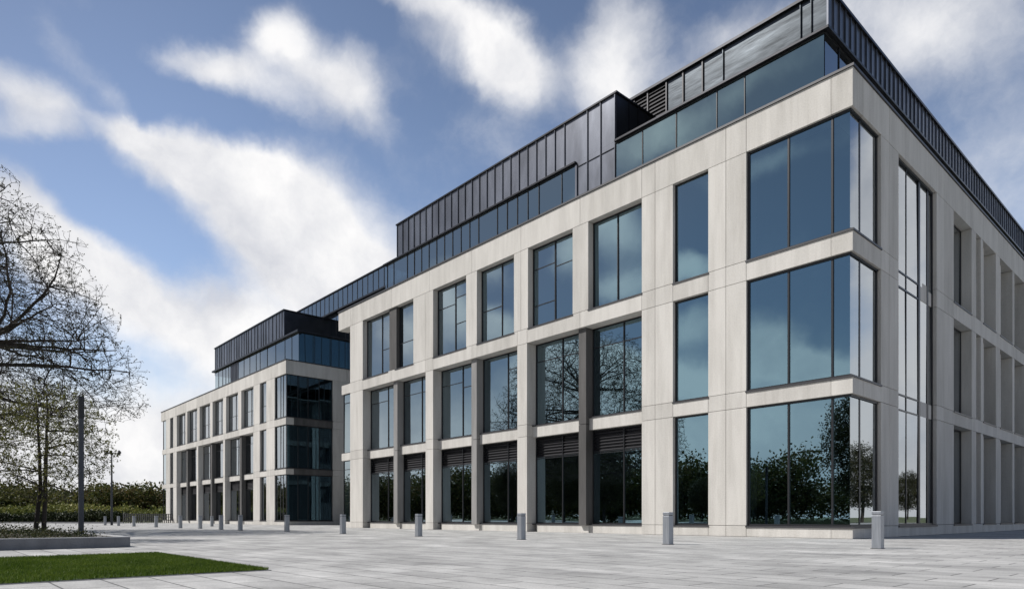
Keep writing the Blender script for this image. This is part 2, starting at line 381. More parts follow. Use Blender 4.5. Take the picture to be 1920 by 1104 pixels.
G = .007   # half a joint
def row(mb, face, z0, z1, cuts, depth, holes=(), d0=0.):
    for a, b in zip(cuts[:-1], cuts[1:]):
        c = (a+b)/2
        if any(h0 < c < h1 for h0, h1 in holes): continue
        ga = 0 if a == cuts[0] or any(abs(a-h) < 1e-6 for hh in holes for h in hh) else G
        gb = 0 if b == cuts[-1] or any(abs(b-h) < 1e-6 for hh in holes for h in hh) else G
        face.box(mb, a+ga, b-gb, d0, depth, z0+G, z1-G)

def window(parent, face, a0, a1, z0, z1, d, mull=(), trans=(), louvre=None, dark=(), fr=.06, sill=True, glass='glass', sillproud=.03, name='window', left=True, right=True, mw=.05, solid=()):
    """frame with its panes, louvre and sill as children. mull: positions along the wall, trans: [(a0,a1,z)]"""
    f = MB(); fd0, fd1 = d-.03, d+.08
    al = a0 + (fr if left else 0); ar = a1 - (fr if right else 0)
    if left: face.box(f, a0, a0+fr, fd0, fd1, z0, z1)
    if right: face.box(f, a1-fr, a1, fd0, fd1, z0, z1)
    face.box(f, al, ar, fd0, fd1, z0, z0+fr); face.box(f, al, ar, fd0, fd1, z1-fr, z1)
    zs0, zs1 = z0+fr, z1-fr
    for m in mull: face.box(f, m-mw/2, m+mw/2, fd0-.008, fd1, zs0, zs1)
    edges = [al]+[v for m in sorted(mull) for v in (m-mw/2, m+mw/2)]+[ar]
    lites = [(edges[i], edges[i+1]) for i in range(0, len(edges), 2)]
    p = MB(); bl = MB(); lv = MB()
    for i, (x0, x1) in enumerate(lites):
        zz = sorted([t[1] for t in trans if t[0] == i or t[0] == -1])
        top = zs1
        if louvre:
            face.box(f, x0, x1, fd0+.01, fd1-.01, louvre-.03, louvre+.03)
            n = max(3, int((zs1-louvre)/.11))
            for k in range(n):
                zc = louvre+.06+(zs1-louvre-.08)*k/(n-1)
                q0, q1 = face.pt(x0, d-.03, zc-.035), face.pt(x1, d-.03, zc-.035)
                q2, q3 = face.pt(x1, d+.05, zc+.035), face.pt(x0, d+.05, zc+.035)
                lv.poly(q0, q1, q2, q3)
            face.box(lv, x0, x1, d+.07, d+.09, louvre+.03, zs1)
            top = louvre-.03
        zz = [v for v in zz if v < top]
        for v in zz: face.box(f, x0, x1, fd0+.01, fd1-.01, v-.02, v+.02)
        ed = [zs0]+[w for v in zz for w in (v-.02, v+.02)]+[top]
        for j in range(0, len(ed), 2): face.pane(p, x0, x1, d, ed[j], ed[j+1])
    o = f.build('window' if name is None else name, 'frame', parent)
    p.build('pane', glass, o)
    for (b0, b1, c0, c1) in dark: face.box(bl, b0, b1, d+.10, d+.12, c0, c1)
    if bl.v: bl.build('blind', 'blind', o)
    if lv.v: lv.build('louvre', 'louvre', o)
    if sill:
        s = MB(); face.box(s, a0-.02, a1+.02, -sillproud+ (sill if not isinstance(sill, bool) else 0), d-.06, z0-.055, z0); s.build('sill', 'sill', o)
    return o

# vertical levels
Z = dict(pl=.38, g1=4.44, f1=5.0, g2=8.79, f2=9.47, g3=13.2, top=14.4)

def bay(bld, face, a0, a1, col, colw, col_mat, mulls, rs, col_mat_top=None):
    """a recessed two-storey bay: plinth, column, spandrel, ground and first floor windows"""
    c0, c1 = col-colw/2, col+colw/2
    s = MB()
    for x0, x1 in ((a0+.28, c0), (c1, a1)):
        face.box(s, x0, x1, .36, .66, 0.003, Z['pl']-.06)
    face.box(s, c0, c1, .30, .66, 0.003, Z['pl']-.06)
    s.build('plinth', 'stone', bld)
    s = MB()
    for x0, x1 in ((a0, c0), (c1, a1)):
        face.box(s, x0, x1, .36, .66, Z['g1']-.02, 4.92)
    s.build('spandrel', 'stone', bld)
    s = MB()
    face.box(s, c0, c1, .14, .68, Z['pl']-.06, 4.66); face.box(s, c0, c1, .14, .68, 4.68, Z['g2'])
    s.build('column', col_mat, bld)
    for i, (x0, x1) in enumerate(((a0, c0), (c1, a1))):
        m = x0+(x1-x0)*mulls
        rr = rs[i]
        window(bld, face, x0, x1, Z['pl']-.0, Z['g1']-.02, .60, (m,), ((-1, 3.42),), louvre=3.5, dark=rr[0], sill=.36)
        window(bld, face, x0, x1, 4.975, Z['g2'], .60, (m,), tuple(rr[1]), dark=rr[2], sill=.36)

# ------------------------------------------------------------------ setting: ground
def sheet(name, pts, z, m, kind='structure'):
    b = MB(); b.poly(*[(x, y, z) for x, y in pts]); o = b.build(name, m); tag(o, kind=kind); return o
sheet('ground', [(-900, -900), (900, -900), (900, 900), (-900, 900)], -.03, 'ground')
sheet('plaza_paving', [(-78, -48), (60, -48), (60, 60), (-92, 60), (-92, -12), (-88, -14), (-84, -48)], 0, 'paving')

# ------------------------------------------------------------------ main office building
b1 = thing('office_building', 'largest and nearest pale stone office building, with a blue glazed corner towards the viewer', 'office building')
F = Face('y', 0.); S = Face('x', 0.)
w = MB()
holes_bay = [(-29.75, -22.75), (-22.03, -15.15), (-14.48, -7.9)]
top_holes = [(-29.75, -26.72), (-26.72, -25.93), (-25.93, -23.98), (-22.03, -19.08), (-18.2, -15.39), (-14.41, -11.59), (-10.69, -7.9), (-6.46, -4.96), (-3.49, 0)]
D = .72
row(w, F, 0, Z['pl'], [-31.4, -29.75, -22.75, -22.03, -15.15, -14.48, -7.9, -7.27, -6.46, -4.96, -4.26, -3.49, -.65], D, holes_bay)
gh = holes_bay+[(-6.46, -4.96), (-3.49, 0)]
row(w, F, Z['pl'], Z['g1'], [-31.4, -29.75, -22.75, -22.03, -15.15, -14.48, -7.9, -7.27, -6.46, -4.96, -4.26, -3.49, 0], D, gh)
row(w, F, Z['g1'], Z['f1'], [-31.4, -29.75, -22.75, -22.03, -15.15, -14.48, -7.9, -7.27, -6.46, -4.96, -4.26, -3.49, -.65], D, holes_bay)
row(w, F, Z['f1'], Z['g2'], [-31.4, -29.75, -22.75, -22.03, -15.15, -14.48, -7.9, -7.27, -6.46, -4.96, -4.26, -3.49, 0], D, gh)
row(w, F, Z['g2'], Z['f2'], [-31.4, -29.75, -26.3, -22.75, -22.03, -18.6, -15.15, -14.48, -11.16, -7.9, -7.27, -6.46, -4.96, -4.26, -3.49, -.65], D)
row(w, F, Z['f2'], Z['g3'], [-31.4, -29.75, -26.72, -25.93, -23.98, -22.8, -22.03, -19.08, -18.2, -15.39, -14.9, -14.41, -11.59, -10.69, -7.9, -7.27, -6.46, -4.96, -4.26, -3.49, 0], D, top_holes)
row(w, F, Z['g3'], Z['top'], [-33.0, -31.4, -26.3, -22.4, -18.6, -14.9, -11.16, -7.9, -7.27, -4.26, -3.49, -.65], D)
# corner blocks
for z0, z1 in ((0, Z['pl']), (Z['g1'], Z['f1']), (Z['g2'], Z['f2']), (Z['g3'], Z['top'])):
    w.box(-.65+G, 0, 0, .83-G, z0+G, z1-G)
w.build('stone_front', 'stone', b1, bevel=.006)
# side facade
w = MB()
LEN = 46.
sh_ = [(3.94, 8.1), (10.3, 12.91)]
sop = [(13.62, 14.38), (14.74, 17.0), (17.78, 20.3), (20.72, 22.9), (23.3, 25.6)]
y = 26.
while y < LEN-3:
    sop.append((y, y+2.3)); y += 2.75
sh_all = sh_+sop
cuts = [.83, 2.32, 3.09, 3.94, 8.1, 9.0, 10.3, 12.91]+[v for o_ in sop for v in o_]+[LEN]
band = [.83, 2.32, 3.09, 3.94, 8.1, 9.0, 10.3, 12.91, 13.3, 17.4, 20.5, 23.1, 25.8, 31.4, 36.8, 42, LEN]
row(w, S, 0, Z['pl'], band, D)
for k in ('pl', 'f1', 'f2'):
    z0 = Z[k]; z1 = Z[{'pl': 'g1', 'f1': 'g2', 'f2': 'g3'}[k]]
    row(w, S, z0, z1, cuts, 1.0, [(.83, 2.32)]+sh_all)
for z0, z1 in ((Z['g1'], Z['f1']), (Z['g2'], Z['f2'])):
    row(w, S, z0, z1, band, D, [(3.94, 8.1)])
row(w, S, Z['g3'], Z['top'], [.83, 3.09, 9.0, 13.3, 17.4, 20.5, 23.1, 25.8, 31.4, 36.8, 42, LEN], D)
for z0, z1 in ((Z['g1'], Z['f1']), (Z['g2'], Z['f2'])): S.box(w, 6.62, 8.1, .16, .6, z0, z1)
w.build('stone_side', 'stone', b1, bevel=.006)
# coping
w = MB()
F.box(w, -33.04, .045, -.045, D+.05, Z['top']-.004, Z['top']+.075); S.box(w, D+.05, LEN, -.045, D+.05, Z['top']-.004, Z['top']+.075)
w.build('coping', 'sill', b1)
# bays of the front
E0 = (), (), ()
bay(b1, F, -14.48, -7.9, -11.15, .42, 'dark_and_shaded_concrete', .56, [([], [(-1, 7.95)], [(-14.4, -13.3, 5.0, 8.7)]), ([], [(-1, 7.95)], [(-10.9, -7.9, 7.98, 8.72)])])  # column colour darkened to carry its sun shade
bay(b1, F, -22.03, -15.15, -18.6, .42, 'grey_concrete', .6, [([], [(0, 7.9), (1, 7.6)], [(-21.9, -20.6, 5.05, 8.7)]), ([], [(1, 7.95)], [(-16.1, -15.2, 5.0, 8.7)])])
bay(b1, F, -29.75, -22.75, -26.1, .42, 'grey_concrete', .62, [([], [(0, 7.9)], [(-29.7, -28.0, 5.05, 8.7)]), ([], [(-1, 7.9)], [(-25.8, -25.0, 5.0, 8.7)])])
# top floor windows of the front
zt0, zt1 = Z['f2'], Z['g3']
window(b1, F, -29.75, -26.72, zt0, zt1, .34, (-27.9,), ((1, 11.0),), dark=[(-29.7, -28.9, 9.5, 13.1), (-27.5, -26.8, 9.5, 13.1)])
w = MB(); F.box(w, -26.715, -25.935, .10, .7, zt0-.004, zt1+.004); w.build('column', 'dark_and_shaded_concrete', b1)
window(b1, F, -25.93, -23.98, zt0, zt1, .34, (), ((0, 11.0),))
window(b1, F, -22.03, -19.08, zt0, zt1, .34, (-20.4,), ((0, 12.1), (1, 11.0), (1, 12.4)), dark=[(-22.0, -21.3, 9.5, 13.1)])
window(b1, F, -18.2, -15.39, zt0, zt1, .34, (-16.6,), ((0, 11.1),), dark=[(-15.9, -15.4, 9.5, 13.1)])
window(b1, F, -14.41, -11.59, zt0, zt1, .34, (-12.95,), ((0, 12.2), (0, 10.5), (1, 12.0)), dark=[(-14.35, -13.0, 9.5, 12.15)])
window(b1, F, -10.69, -7.9, zt0, zt1, .34, (-9.35,), (), dark=[(-8.5, -7.95, 9.9, 12.4)])
for z0, z1 in ((Z['pl'], Z['g1']), (Z['f1'], Z['g2']), (Z['f2'], Z['g3'])):
    window(b1, F, -6.46, -4.96, z0, z1, .18, ())
# glazed corner
for z0, z1 in ((Z['pl'], Z['g1']), (Z['f1'], Z['g2']), (Z['f2'], Z['g3'])):
    fr = MB(); fz = .06; d = .13
    F.box(fr, -3.49, -3.49+.07, d-.05, d+.08, z0, z1)
    F.box(fr, -3.42, -d+.05, d-.05, d+.08, z0, z0+fz); F.box(fr, -3.42, -d+.05, d-.05, d+.08, z1-fz, z1)
    S.box(fr, d+.08, 2.32, d-.05, d+.08, z0, z0+fz); S.box(fr, d+.08, 2.32, d-.05, d+.08, z1-fz, z1)
    S.box(fr, 2.22, 2.32, d-.02, d+.08, z0+fz, z1-fz)
    for m in (-2.05, -.65): F.box(fr, m-.03, m+.03, d-.04, d+.10, z0+fz, z1-fz)
    S.box(fr, .82, .90, d-.015, d+.10, z0+fz, z1-fz)
    o = fr.build('corner_window', 'frame', b1)
    p = MB()
    for a, b in ((-3.42, -2.08), (-2.02, -.68), (-.62, -d)): F.pane(p, a, b, d, z0+fz, z1-fz, .0012)
    for a, b in ((d, .82), (.90, 2.22)): S.pane(p, a, b, d, z0+fz, z1-fz, .0012)
    p.build('pane', 'glass', o)
    s = MB(); F.box(s, -3.51, .035, -.035, d-.05, z0-.06, z0); S.box(s, d-.05, 2.34, -.035, d-.05, z0-.06, z0); s.build('sill', 'sill', o)
# tall window of the side
fr = MB(); p = MB(); d = .16
S.box(fr, 3.94, 3.99, d-.06, d+.08, .38, 13.2); S.box(fr, 3.99, 8.0, d-.06, d+.08, .38, .45); S.box(fr, 3.99, 8.0, d-.06, d+.08, 13.12, 13.2)
S.box(fr, 8.0, 8.1, d-.03, d+.08, .38, 13.2); S.box(fr, 6.44, 6.62, d-.03, d+.12, .45, 13.12); S.box(fr, 5.15, 5.19, d-.02, d+.08, .45, 13.12)
S.box(fr, 7.45, 7.6, d-.02, d+.2, .45, 13.12)
for zt in (4.44, 4.98, 8.76, 9.3):
    S.box(fr, 3.99, 5.15, d-.02, d+.06, zt-.03, zt+.03); S.box(fr, 5.19, 6.44, d-.02, d+.06, zt-.03, zt+.03)
for a, b in ((3.99, 5.15), (5.19, 6.44)):
    for z0, z1 in ((.45, 4.41), (4.47, 4.95), (5.01, 8.73), (8.79, 9.27), (9.33, 13.12)): S.pane(p, a, b, d, z0, z1)
for z0, z1 in ((.45, 4.44), (4.98, 8.76), (9.3, 13.12)): S.pane(p, 6.62, 7.45, d, z0, z1); S.pane(p, 7.6, 8.0, d, z0, z1)
o = fr.build('tall_window', 'frame', b1); p.build('pane', 'glass', o)
s = MB(); S.box(s, 3.92, 8.12, -.035, d-.06, .32, .38); s.build('sill', 'sill', o)
# deep-set side windows
for k in ('pl', 'f1', 'f2'):
    z0 = Z[k]; z1 = Z[{'pl': 'g1', 'f1': 'g2', 'f2': 'g3'}[k]]
    for a, b in sop:
        if b-a > 1.5:
            w = MB(); c_ = a+(b-a)*.45; S.box(w, c_-.09, c_+.09, .22, .9, z0+.01, z1-.01); w.build('fin', 'stone', b1)
    window(b1, S, 10.3, 12.91, z0, z1, .42, ())
    for a, b in sop:
        if a < 32: window(b1, S, a, b, z0, z1, .93, (), sill=(b-a > 1))
        else:
            p = MB(); S.pane(p, a, b, .93, z0, z1); p.build('window', 'glass', b1)
# far end of the front: small glazed corner with an open terrace above
w = MB()
for z0, z1 in ((0, Z['pl']), (Z['g1'], 4.92), (8.85, 9.45)):
    w = MB(); w.box(-32.6, -31.4-G, .02, 4, z0, z1); w.build('corner_band', 'stone', b1)
for z0, z1 in ((Z['pl'], Z['g1']), (4.92, 8.85)):
    f = MB(); p = MB()
    F.box(f, -32.5, -32.46, .1, .2, z0, z1); F.box(f, -32.46, -31.4, .1, .2, z0, z0+.05); F.box(f, -32.46, -31.4, .1, .2, z1-.05, z1)
    F.box(f, -32.46, -31.4, .11, .18, z1-.62, z1-.58)
    F.pane(p, -32.46, -31.4, .14, z0+.05, z1-.62); F.pane(p, -32.46, -31.4, .14, z1-.58, z1-.05)
    o = f.build('corner_window', 'frame', b1); p.build('pane', 'glass_pale', o)
# interior
w = MB()
for z in (4.3, 8.7, 13.3):
    w.box(-31.3, -1.15, 1.3, 30, z-.08, z+.28); 
w.build('floor_slab', 'slab', b1)
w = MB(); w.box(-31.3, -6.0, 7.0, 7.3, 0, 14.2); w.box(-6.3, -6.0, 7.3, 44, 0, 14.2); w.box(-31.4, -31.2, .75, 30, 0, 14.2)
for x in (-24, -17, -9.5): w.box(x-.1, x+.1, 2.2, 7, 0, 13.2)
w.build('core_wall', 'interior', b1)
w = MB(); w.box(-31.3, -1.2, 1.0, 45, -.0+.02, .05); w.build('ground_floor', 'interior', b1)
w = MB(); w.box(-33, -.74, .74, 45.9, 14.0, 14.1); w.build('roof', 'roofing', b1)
# rear and far walls so the block is closed
w = MB(); w.box(-31.4, -D, 45.2, 46, 0, 14.3); w.build('rear_wall', 'stone', b1)
w = MB()
for z0, z1 in ((0, Z['pl']), (Z['g1'], 4.92), (8.85, 9.45), (13.2, 14.3)): w.box(-31.62, -31.42, 4.1, 45.1, z0, z1)
w.build('end_wall', 'dark_and_shaded_concrete', b1)
p = MB(); w = MB()
for i in range(10):
    y0 = 5.5+i*4.1; w.box(-31.66, -31.44, y0, y0+1.15, 0, 14.3)
    for z0, z1 in ((Z['pl'], Z['g1']), (4.92, 8.85), (9.45, 13.2)): p.box(-31.52, -31.48, y0+1.16, y0+4.09, z0, z1)
w.build('end_pier', 'grey_concrete', b1)
p.build('end_panel', 'frame', b1)


# ---- roof storeys of the main building
GZ = 16.33      # head of the glazed storey
FG = Face('y', .66); SG = Face('x', -1.12)
def glazed_strip(parent, face, a0, a1, z0, z1, mulls, d=0., mw=.035, name='glazed_storey', glass='glass_pale'):
    f = MB(); p = MB()
    e = [a0]+sorted(mulls)+[a1]
    for m in mulls: face.box(f, m-mw/2, m+mw/2, d-.03, d+.06, z0, z1)
    face.box(f, a0, a1, d-.04, d+.08, z0-.05, z0); face.box(f, a0, a1, d-.04, d+.08, z1, z1+.04)
    o = f.build(name, 'frame', parent)
    for a, b in zip(e[:-1], e[1:]): face.pane(p, a+mw/2, b-mw/2, d, z0, z1, .003)
    p.build('pane', glass, o)
    return o
xs = []
x = -28.75+.9
while x < -12.4:
    xs.append(x); x += random.choice((.75, .75, 1.5))
glazed_strip(b1, FG, -28.1, -11.95, 14.1, GZ, xs)
glazed_strip(b1, FG, -9.72, -1.12, 14.1, GZ, [-8.35, -6.75, -5.0, -3.9])
ys = [1.75+1.4*i for i in range(30)]
glazed_strip(b1, SG, .66, 44, 14.1, GZ, ys)
w = MB()
w.box(-28.2, -11.95, .52, 8, GZ+.04, 16.46); w.box(-11.95, -9.72, .7, 8, GZ+.04, 16.46); w.box(-9.72, -.94, .52, 45, GZ+.04, 16.46)
w.build('roof_slab', 'zinc_dark', b1, bevel=.01)

def seams(mb, face, a0, a1, step, z0, z1, d=0., r=.022, jit=0.):
    a = a0; out = []
    while a < a1+.001:
        face.box(mb, a-r/2, a+r/2, d-.055, d+.0, z0, z1); out.append(a); a += step*(1+random.uniform(-jit, jit))
# zinc block standing flush with the glazing
w = MB(); FA = Face('y', .66)
w.box(-26.75, -9.72, .66, 9, 16.462, 18.45); w.box(-11.95, -9.72, .66, 3, 14.1, 16.46)
seams(w, FA, -26.7, -12.1, .61, 16.5, 18.43)
for a in (-11.3, -10.55, -9.76): FA.box(w, a-.012, a+.012, -.055, 0, 14.4, 18.43)
FA.box(w, -12.0, -11.9, -.06, 0.02, 14.4, 16.3)
w.build('zinc_block', 'zinc', b1)
w = MB(); w.box(-26.8, -9.64, .58, 9.05, 18.45, 18.52); w.box(-11.88, -9.72, .63, .658, 16.2, 16.22); w.build('coping', 'zinc_dark', b1)
w = MB(); w.box(-9.72+.002, -9.70, .69, 9, 16.465, 18.44)
for yy in np.arange(1.5, 9, .62): w.box(-9.70, -9.67, yy-.012, yy+.012, 16.465, 18.44)
w.build('end_cladding', 'zinc_dark', b1)
# plant screen set further back
w = MB(); w.box(-9.1, -2.22, 3.4, 42, 16.5, 19.86)
FB = Face('y', 3.4)
for a in (-6.35, -3.15, -2.75): FB.box(w, a-.015, a+.015, -.06, 0, 16.5, 19.86)
w.build('plant_screen', 'zinc_sheen', b1)
w = MB(); w.box(-2.215, -2.2, 3.4, 44, 16.5, 19.86)
SB = Face('x', -2.2)
seams(w, SB, 3.42, 44, .52, 16.5, 19.86, 0., .03)
w.build('plant_screen_cladding', 'zinc', b1)
w = MB()
w.box(-14.5, -9.1, 3.6, 9, 16.5, 19.86)
for a in (-12.6, -11.6, -10.85, -10.1, -9.1, -8.25, -7.3): FB.box(w, a-.03, a+.03, -.06, .2, 16.5, 19.86)
for zz in np.arange(16.7, 19.8, .17): w.poly((-14.5, 3.36, zz-.08), (-9.1, 3.36, zz-.08), (-9.1, 3.44, zz+.075), (-14.5, 3.44, zz+.075))
w.build('plant_louvre', 'louvre', b1)
w = MB(); w.box(-14.5, -2.1, 3.28, 44, 19.86, 19.97); w.build('coping', 'zinc_dark', b1)

# ------------------------------------------------------------------ second office building
b2 = thing('office_building', 'smaller, more distant pale stone office building at the left with a dark glass corner', 'office building', loc=(0, 0, 0))
Y2 = 2.8; X2 = -48.08
F2 = Face('y', Y2); S2 = Face('x', X2)
bays2 = [(-80.5, -72.7), (-72.1, -63.9), (-63.33, -55.57)]
tops2 = [(-83.37, -81.92), (-80.4, -76.9), (-76.2, -72.5), (-71.6, -68.0), (-67.2, -63.9), (-63.0, -59.6), (-58.7, -55.5), (-53.96, -52.4), (-50.5, X2)]
w = MB()
pc = [-85.1, -83.37, -81.92, -80.5, -72.7, -72.1, -63.9, -63.33, -55.57, -53.96, -52.4, -50.5, X2]
narrow = [(-83.37, -81.92), (-53.96, -52.4), (-50.5, X2)]
row(w, F2, 0, Z['pl'], pc, D, bays2)
row(w, F2, Z['pl'], Z['g1'], pc, D, bays2+narrow)
row(w, F2, Z['g1'], Z['f1'], pc, D, bays2)
row(w, F2, Z['f1'], Z['g2'], pc, D, bays2+narrow)
row(w, F2, Z['g2'], Z['f2'], [-85.1, -81, -76.5, -72.4, -68, -63.6, -59.3, -55.57, -52.4, -50.5, X2], D)
row(w, F2, Z['f2'], Z['g3'], [-85.1]+[v for o_ in tops2 for v in o_], D, tops2)
row(w, F2, Z['g3'], Z['top'], [-87.4, -85.1, -81, -76.5, -72.4, -68, -63.6, -59.3, -55.57, -52.4, -50.5, X2], D)
w.build('stone_front', 'stone', b2, bevel=.006)
w = MB()
for z0, z1 in ((Z['pl'], Z['g1']), (Z['f1'], Z['g2']), (Z['f2'], Z['g3'])):
    row(w, S2, z0, z1, [7.24, 8.6, 10.4, 13, 20], D)
for z0, z1 in ((0, Z['pl']), (Z['g1'], Z['f1']), (Z['g2'], Z['f2']), (Z['g3'], Z['top'])):
    row(w, S2, z0, z1, [Y2+D, 7.24, 8.6, 10.4, 13, 20] if z0 in (0, Z['g3']) else [7.24, 8.6, 10.4, 13, 20], D)
w.build('stone_side', 'stone', b2, bevel=.006)
for z0, z1 in ((Z['g1'], Z['f1']), (Z['g2'], Z['f2'])):
    w = MB(); S2.box(w, Y2+D, 7.24, 0.01, D, z0+.02, z1-.06); w.build('spandrel', 'dark_and_shaded_concrete', b2)  # stone bands coloured dark, with the side's shade put into the colour
w = MB(); F2.box(w, -87.44, X2+.045, -.045, D+.05, 14.396, 14.475); S2.box(w, Y2+D+.05, 20, -.045, D, 14.396, 14.475); w.build('coping', 'sill', b2)
for (a0, a1), c in zip(bays2, (-76.75, -68.05, -59.25)):
    bay(b2, F2, a0, a1, c, .5, 'dark_and_shaded_concrete', .6, [([], [(-1, 7.9)], [(a0, a0+1.6, 5, 8.7)]), ([], [(-1, 7.9)], [(c+.2, c+1.6, 5, 8.7)])])
for i, (a, b) in enumerate(tops2[:-1]):
    wide = b-a > 2
    window(b2, F2, a, b, zt0, zt1, .34 if wide else .2, ((a+b)/2+.3,) if wide else (), ((-1, 11.0),), dark=[(a, a+1.1, 9.5, 13.1)] if wide and i % 2 else [])
for a, b in ((-83.37, -81.92), (-53.96, -52.4)):
    for z0, z1 in ((Z['pl'], Z['g1']), (Z['f1'], Z['g2'])): window(b2, F2, a, b, z0, z1, .2, ())
for z0, z1 in ((Z['pl'], Z['g1']), (Z['f1'], Z['g2']), (Z['f2'], Z['g3'])):
    fr = MB(); p = MB(); d = .13; fz = .06
    F2.box(fr, -50.5, -50.42, d-.05, d+.08, z0, z1)
    F2.box(fr, -50.42, X2-d+.05, d-.05, d+.08, z0, z0+fz); F2.box(fr, -50.42, X2-d+.05, d-.05, d+.08, z1-fz, z1)
    S2.box(fr, Y2+d+.08, 7.24, d-.05, d+.08, z0, z0+fz); S2.box(fr, Y2+d+.08, 7.24, d-.05, d+.08, z1-fz, z1)
    for m in (-49.45, -48.9): F2.box(fr, m-.05, m+.05, d-.02, d+.1, z0+fz, z1-fz)
    F2.box(fr, X2-d-.04, X2-d+.04, d-.04, d+.04, z0+fz, z1-fz)
    for m in (3.95, 4.9, 5.95): S2.box(fr, m-.04, m+.04, d-.02, d+.1, z0+fz, z1-fz)
    S2.box(fr, 7.14, 7.24, d-.05, d+.08, z0+fz, z1-fz)
    o = fr.build('corner_window', 'frame', b2)
    for a, b in ((-50.42, -49.5), (-49.4, -48.95), (-48.85, X2-d-.04)): F2.pane(p, a, b, d, z0+fz, z1-fz)
    for a, b in ((Y2+d+.04, 3.91), (3.99, 4.86), (4.94, 5.91), (5.99, 7.14)): S2.pane(p, a, b, d, z0+fz, z1-fz)
    p.build('pane', 'glass', o)
    s = MB(); F2.box(s, -50.52, X2+.035, -.035, d-.05, z0-.06, z0); S2.box(s, Y2+d-.05, 7.26, -.035, d-.05, z0-.06, z0); s.build('sill', 'sill', o)
w = MB()
for z0, z1 in ((0, Z['pl']), (Z['g1'], 4.92), (8.85, 9.45)):
    w = MB(); w.box(-87.0, -85.1-G, Y2+.02, Y2+4, z0, z1); w.build('corner_band', 'stone', b2)
for z0, z1 in ((Z['pl'], Z['g1']), (4.92, 8.85), (9.45, Z['g3'])):
    f = MB(); p = MB()
    F2.box(f, -86.85, -86.79, .1, .2, z0, z1); F2.pane(p, -86.79, -85.1, .14, z0, z1)
    o = f.build('corner_window', 'frame', b2); p.build('pane', 'glass_pale', o)
w = MB()
for z in (4.3, 8.7, 13.3): w.box(-85, X2-1.1, Y2+1.3, 19, z-.08, z+.28)
w.build('floor_slab', 'slab', b2)
w = MB(); w.box(-85, -53, 9, 9.3, 0, 14.2); w.box(-53.3, -53, 9.3, 19, 0, 14.2); w.box(-85.2, -85, Y2+.8, 19, 0, 14.2); w.build('core_wall', 'interior', b2)
w = MB(); w.box(-87.3, X2-.74, Y2+.74, 19.9, 14.0, 14.1); w.build('roof', 'roofing', b2)
w = MB(); w.box(-86, X2-D, 19.2, 20, 0, 14.3); w.build('rear_wall', 'stone', b2)
# roof storeys
FG2 = Face('y', 4.1); SG2 = Face('x', -48.35)
glazed_strip(b2, FG2, -70.4, -65.4, 14.1, 17.05, [-69.2, -67.9, -66.9, -66.0])
glazed_strip(b2, FG2, -63.1, -48.35, 14.1, 17.05, [-61.5, -59.9, -58.2, -57.2, -55.4, -53.4, -51.3, -49.8])
glazed_strip(b2, SG2, 4.1, 19, 14.1, 17.05, [5.6, 7.2, 8.6, 10, 12, 14, 16], glass='glass')
w = MB(); w.box(-65.4, -63.1, 4.1, 8, 14.1, 17.05); seams(w, FG2, -65.3, -63.1, .42, 14.1, 17.05); w.build('zinc_panel', 'zinc', b2)
w = MB(); w.box(-70.8, -48.1, 3.86, 19, 17.09, 17.26); w.build('roof_slab', 'zinc_dark', b2)
w = MB(); w.box(-73.2, -53.64, 5.0, 19, 17.26, 20.42); FZ2 = Face('y', 5.0); seams(w, FZ2, -73.1, -53.7, .75, 17.3, 20.4, r=.05, jit=.25); w.build('zinc_block', 'zinc', b2)
w = MB(); w.box(-53.64+.003, -53.62, 5.03, 19, 17.26, 20.40); w.build('end_cladding', 'zinc_dark', b2)
w = MB(); w.box(-73.3, -53.5, 4.9, 19, 20.42, 20.52); w.build('coping', 'zinc_dark', b2)

# ------------------------------------------------------------------ link block behind
b3 = thing('office_building', 'dark glass and metal upper block seen between the two stone buildings, behind their roofs', 'office building')
w = MB(); w.box(-86, -16, 9.6, 24, 14.2, 20.9) if False else None
FL = Face('y', 9.5)
w = MB(); w.box(-80, -16, 9.7, 24, 20.95, 22.75); w.build('screen_wall', 'zinc_dark', b3)
glazed_strip(b3, FL, -80, -16, 20.99, 22.71, [-79+.95*i for i in range(66)], glass='glass_pale', name='glazed_screen', mw=.06)
w = MB(); w.box(-80.1, -15.9, 9.4, 24.1, 22.75, 22.86); w.box(-80.1, -15.9, 9.35, 24.1, 20.8, 20.945); w.build('roof_slab', 'zinc_dark', b3)
glazed_strip(b3, Face('y', 9.8), -80, -16, 14.6, 20.76, [-79+1.9*i for i in range(33)], glass='glass')
glazed_strip(b3, Face('y', 9.8), -48.0, -32, .35, 14.2, [-47+1.9*i for i in range(8)], glass='glass')
w = MB(); w.box(-79.9, -16.1, 10.6, 24, 14.2, 20.75); w.box(-48, -32, 11.5, 24, 0.01, 14.2); w.build('core_wall', 'interior', b3)

# ------------------------------------------------------------------ bollards
def make_bollard():
    t = thing('bollard', 'x', 'bollard', group='square steel bollards in a row in front of the buildings')
    w = MB(); w.box(-.092, .092, -.092, .092, 0, .70); w.build('post', 'bollard', t, bevel=.006)
    w = MB(); w.box(-.080, .080, -.080, .080, .70, .716); w.build('lens', 'lens', t)
    w = MB(); w.box(-.092, .092, -.092, .092, .716, .785); w.build('cap', 'bollard', t, bevel=.006)
    w = MB(); w.box(-.11, .11, -.11, .11, 0.004, .012); w.build('base_plate', 'lens', t)
    return t
BP = [(2.87, -6.21), (-1.39, -7.6), (-6.39, -7.84), (-11.27, -8.2), (-16.56, -8.31), (-22.11, -8.27), (-26.21, -8.95), (-29.19, -8.9),
      (-33.66, -8.62), (-36.6, -8.9), (-42.2, -8.9), (-48.4, -8.9), (-53.5, -8.9), (-58.6, -8.9), (-44.5, -4.5)]
